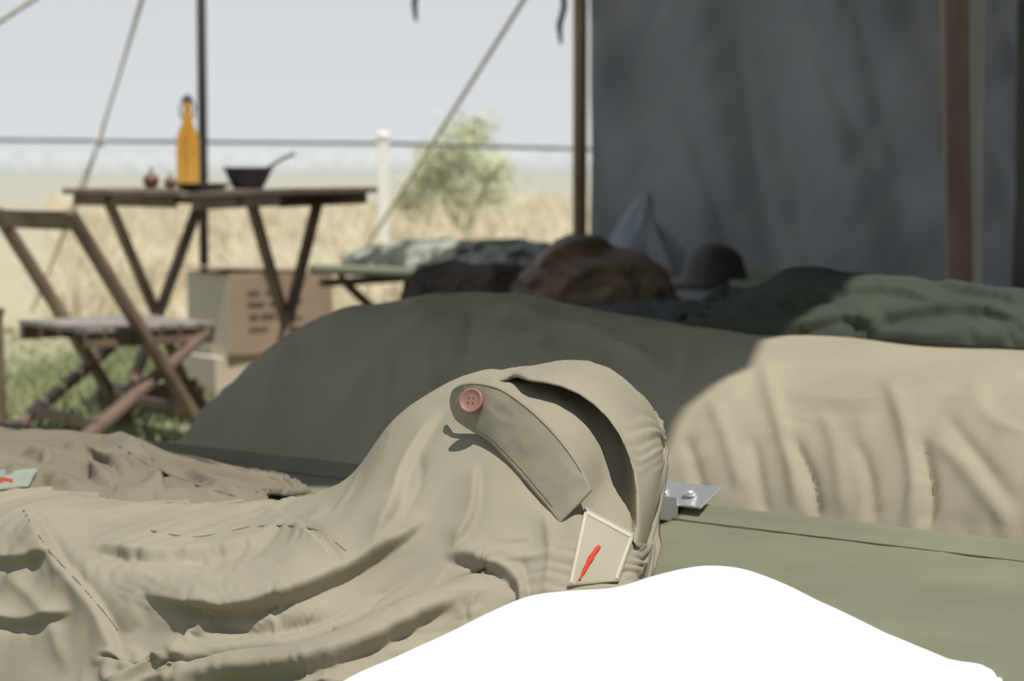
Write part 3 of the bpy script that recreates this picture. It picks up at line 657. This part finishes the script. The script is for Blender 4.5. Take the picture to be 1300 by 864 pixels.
pr=[(.0,.004),(.03,.002),(.036,.008),(.037,.02),(.037,.15),(.035,.168),(.026,.19),(.018,.21),(.014,.235),(.0135,.262),(.016,.265),(.016,.275),(.012,.278)]
lathe('glass_body',pr,(bx,by,zt),M_amb,br,32)
lathe('stopper',[(.0,.278),(.014,.278),(.015,.286),(.011,.296),(.0,.299)],(bx,by,zt),M_iron,br,20)
tube('stopper_wire',[(bx-.019,by,zt+.225),(bx-.026,by,zt+.262),(bx-.015,by,zt+.287),(bx,by,zt+.302),(bx+.015,by,zt+.287),(bx+.026,by,zt+.262),(bx+.019,by,zt+.225)],.0035,M_iron,br,6)
x,y=XY(316,6.9); o=lathe('bowl',[(.0,.004),(.042,.003),(.045,.0),(.048,.004),(.062,.03),(.076,.062),(.083,.066),(.083,.069),(.074,.066),(.058,.032),(.04,.008),(0,.008)],(x,y,zt),M_iron,None,36); tag(o,'dark enamel bowl on the folding table','bowl')
e=empty('spoon',(x,y,zt+.012)); tube('spoon_handle',[(x+.01,y,zt+.02),(x+.06,y-.005,zt+.066),(x+.115,y-.01,zt+.098),(x+.15,y-.01,zt+.112)],[.004,.004,.005,.006],M_iron,e,8); lathe('spoon_bowl',[(.0,-.006),(.012,-.004),(.02,.002),(.021,.004),(.012,.0),(0,-.002)],(x,y,zt+.018),M_iron,e,16); tag(e,'dark metal spoon resting in the enamel bowl','spoon')
x,y=XY(258,6.88); o=lathe('plate',[(0,.004),(.06,.003),(.065,.0),(.08,.01),(.102,.016),(.103,.018),(.08,.013),(.062,.006),(0,.006)],(x,y,zt),M_iron,None,36); tag(o,'dark enamel plate on the folding table','plate')
for px,d,s in ((193,7.05,.028),(217,7.0,.021)):
    x,y=XY(px,d); e=empty('onion',(x,y,zt)); tag(e,'small brown onion on the folding table','onion','onions on the table')
    lathe('bulb',[(0,0),(s*.6,s*.12),(s,s*.75),(s*.85,s*1.35),(s*.35,s*1.75),(s*.15,s*2.0)],(x,y,zt),M_onion,e,20)
    lathe('stem',[(s*.15,s*1.95),(s*.12,s*2.2),(s*.2,s*2.5),(0,s*2.55)],(x,y,zt),M_onion,e,10)
# ---------------- chair
def chair(bx,by,label,f=(.79,.61),wd=.50):
    f=np.array((f[0],f[1],0)); s=np.array((f[1],-f[0],0))
    def Cc(fo,si,z): return tuple(np.array((bx,by,0))+f*fo+s*si+np.array((0,0,z)))
    e=empty('folding_chair',Cc(0,-wd/2,0)); tag(e,label,'chair')
    for si in (0,-wd):
        bar('back_post',Cc(-.20,si,.70),Cc(.25,si,0.005),.028,.062,M_wd,e,tuple(s),.007)
    for si in (-.03,-wd+.03):
        bar('leg',Cc(.27,si,.335),Cc(-.19,si,0.005),.026,.056,M_wd,e,tuple(s),.006)
    V=[];n=16; z0,z1=.645,.70
    for i in range(n+1):
        u=i/n; bow=-.03*math.sin(math.pi*u)
        for (dz,df) in ((z0,-.008),(z0,.012),(z1,.012),(z1,-.008)):
            fo=-.20+(.70-dz)*.64+df+bow; V.append(Cc(fo,-wd*u,dz))
    Fc=[(4*i+k,4*i+(k+1)%4,4*i+4+(k+1)%4,4*i+4+k) for i in range(n) for k in range(4)]+[(0,1,2,3),(4*n+3,4*n+2,4*n+1,4*n)]
    mesh('backrest',V,Fc,M_wd,False,e)
    bars('seat',[(Cc(-.11+.062*k,-.015,.352),Cc(-.11+.062*k,-wd+.015,.352),.055,.016,(0,0,1)) for k in range(7)],M_seat,e)
    for si in (-.035,-wd+.035): bar('seat_rail',Cc(-.14,si,.322),Cc(.29,si,.322),.022,.045,M_wd,e)
    bar('stretcher',Cc(-.10,-.02,.075),Cc(-.10,-wd+.02,.075),.020,.034,M_wd,e)
    bar('stretcher',Cc(.19,-.02,.10),Cc(.19,-wd+.02,.10),.020,.034,M_wd,e)
    return e
chair(-1.115,6.35,'brown wooden folding chair with pale slatted seat on grass')
# ---------------- boxes
def boxy(name,c,yaw,sx,sy,z0,z1,mat,label,mark=False):
    e=empty(name,(c[0],c[1],z0)); R=Matrix.Rotation(yaw,4,'Z')
    bm=bmesh.new(); bmesh.ops.create_cube(bm,size=1,matrix=Matrix.Translation((c[0],c[1],(z0+z1)/2))@R@Matrix.Diagonal((sx,sy,z1-z0,1)))
    bm_obj('box_body',bm,mat,e,False,.004)
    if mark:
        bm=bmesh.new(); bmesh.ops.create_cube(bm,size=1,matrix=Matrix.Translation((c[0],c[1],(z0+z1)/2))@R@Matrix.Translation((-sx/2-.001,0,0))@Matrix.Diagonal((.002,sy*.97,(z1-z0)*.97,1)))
        q=bm_obj('sunlit_side_tint',bm,M_cardl,e,False); q['label']='pale plate on the box side, sunlight put into its colour'  # added paler plate stands in for sunlight on this face
        for k,(u,v,wd,hh) in enumerate([(-.12,.075,.05,.018),(-.05,.075,.04,.018),(-.11,.035,.07,.02),(-.03,.035,.05,.02),(.06,.04,.05,.014),(-.12,-.01,.04,.022),(-.06,-.01,.06,.022),(.04,-.02,.09,.012),(-.1,-.055,.08,.014),(.05,-.06,.07,.014)]):
            bm=bmesh.new(); bmesh.ops.create_cube(bm,size=1,matrix=Matrix.Translation((c[0],c[1],(z0+z1)/2))@R@Matrix.Translation((u,-sy/2-.001,v))@Matrix.Diagonal((wd,.002,hh,1)))
            bm_obj('printed_mark',bm,M_ink,e,False)
        bm=bmesh.new()
        bmesh.ops.create_cube(bm,size=1,matrix=Matrix.Translation((c[0],c[1],z1+.006))@R@Matrix.Translation((-sx*.2,0,.006))@Matrix.Rotation(.05,4,'Y')@Matrix.Diagonal((sx*.75,sy*1.02,.006,1)))
        bm_obj('flap',bm,mat,e,False,.001)
    tag(e,label,'box'); return e
x,y=XY(330,7.95); yw=math.radians(38)
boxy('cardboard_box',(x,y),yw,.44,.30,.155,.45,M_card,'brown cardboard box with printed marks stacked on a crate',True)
boxy('cardboard_box',(x-.05,y),yw-.05,.44,.34,0,.153,M_cardl,'pale cardboard box lying on the grass under another')
x,y=XY(190,6.95+.55); boxy('wooden_crate',(x,y),.1,.36,.2,0,.07,M_wd,'low brown wooden crate on the grass')
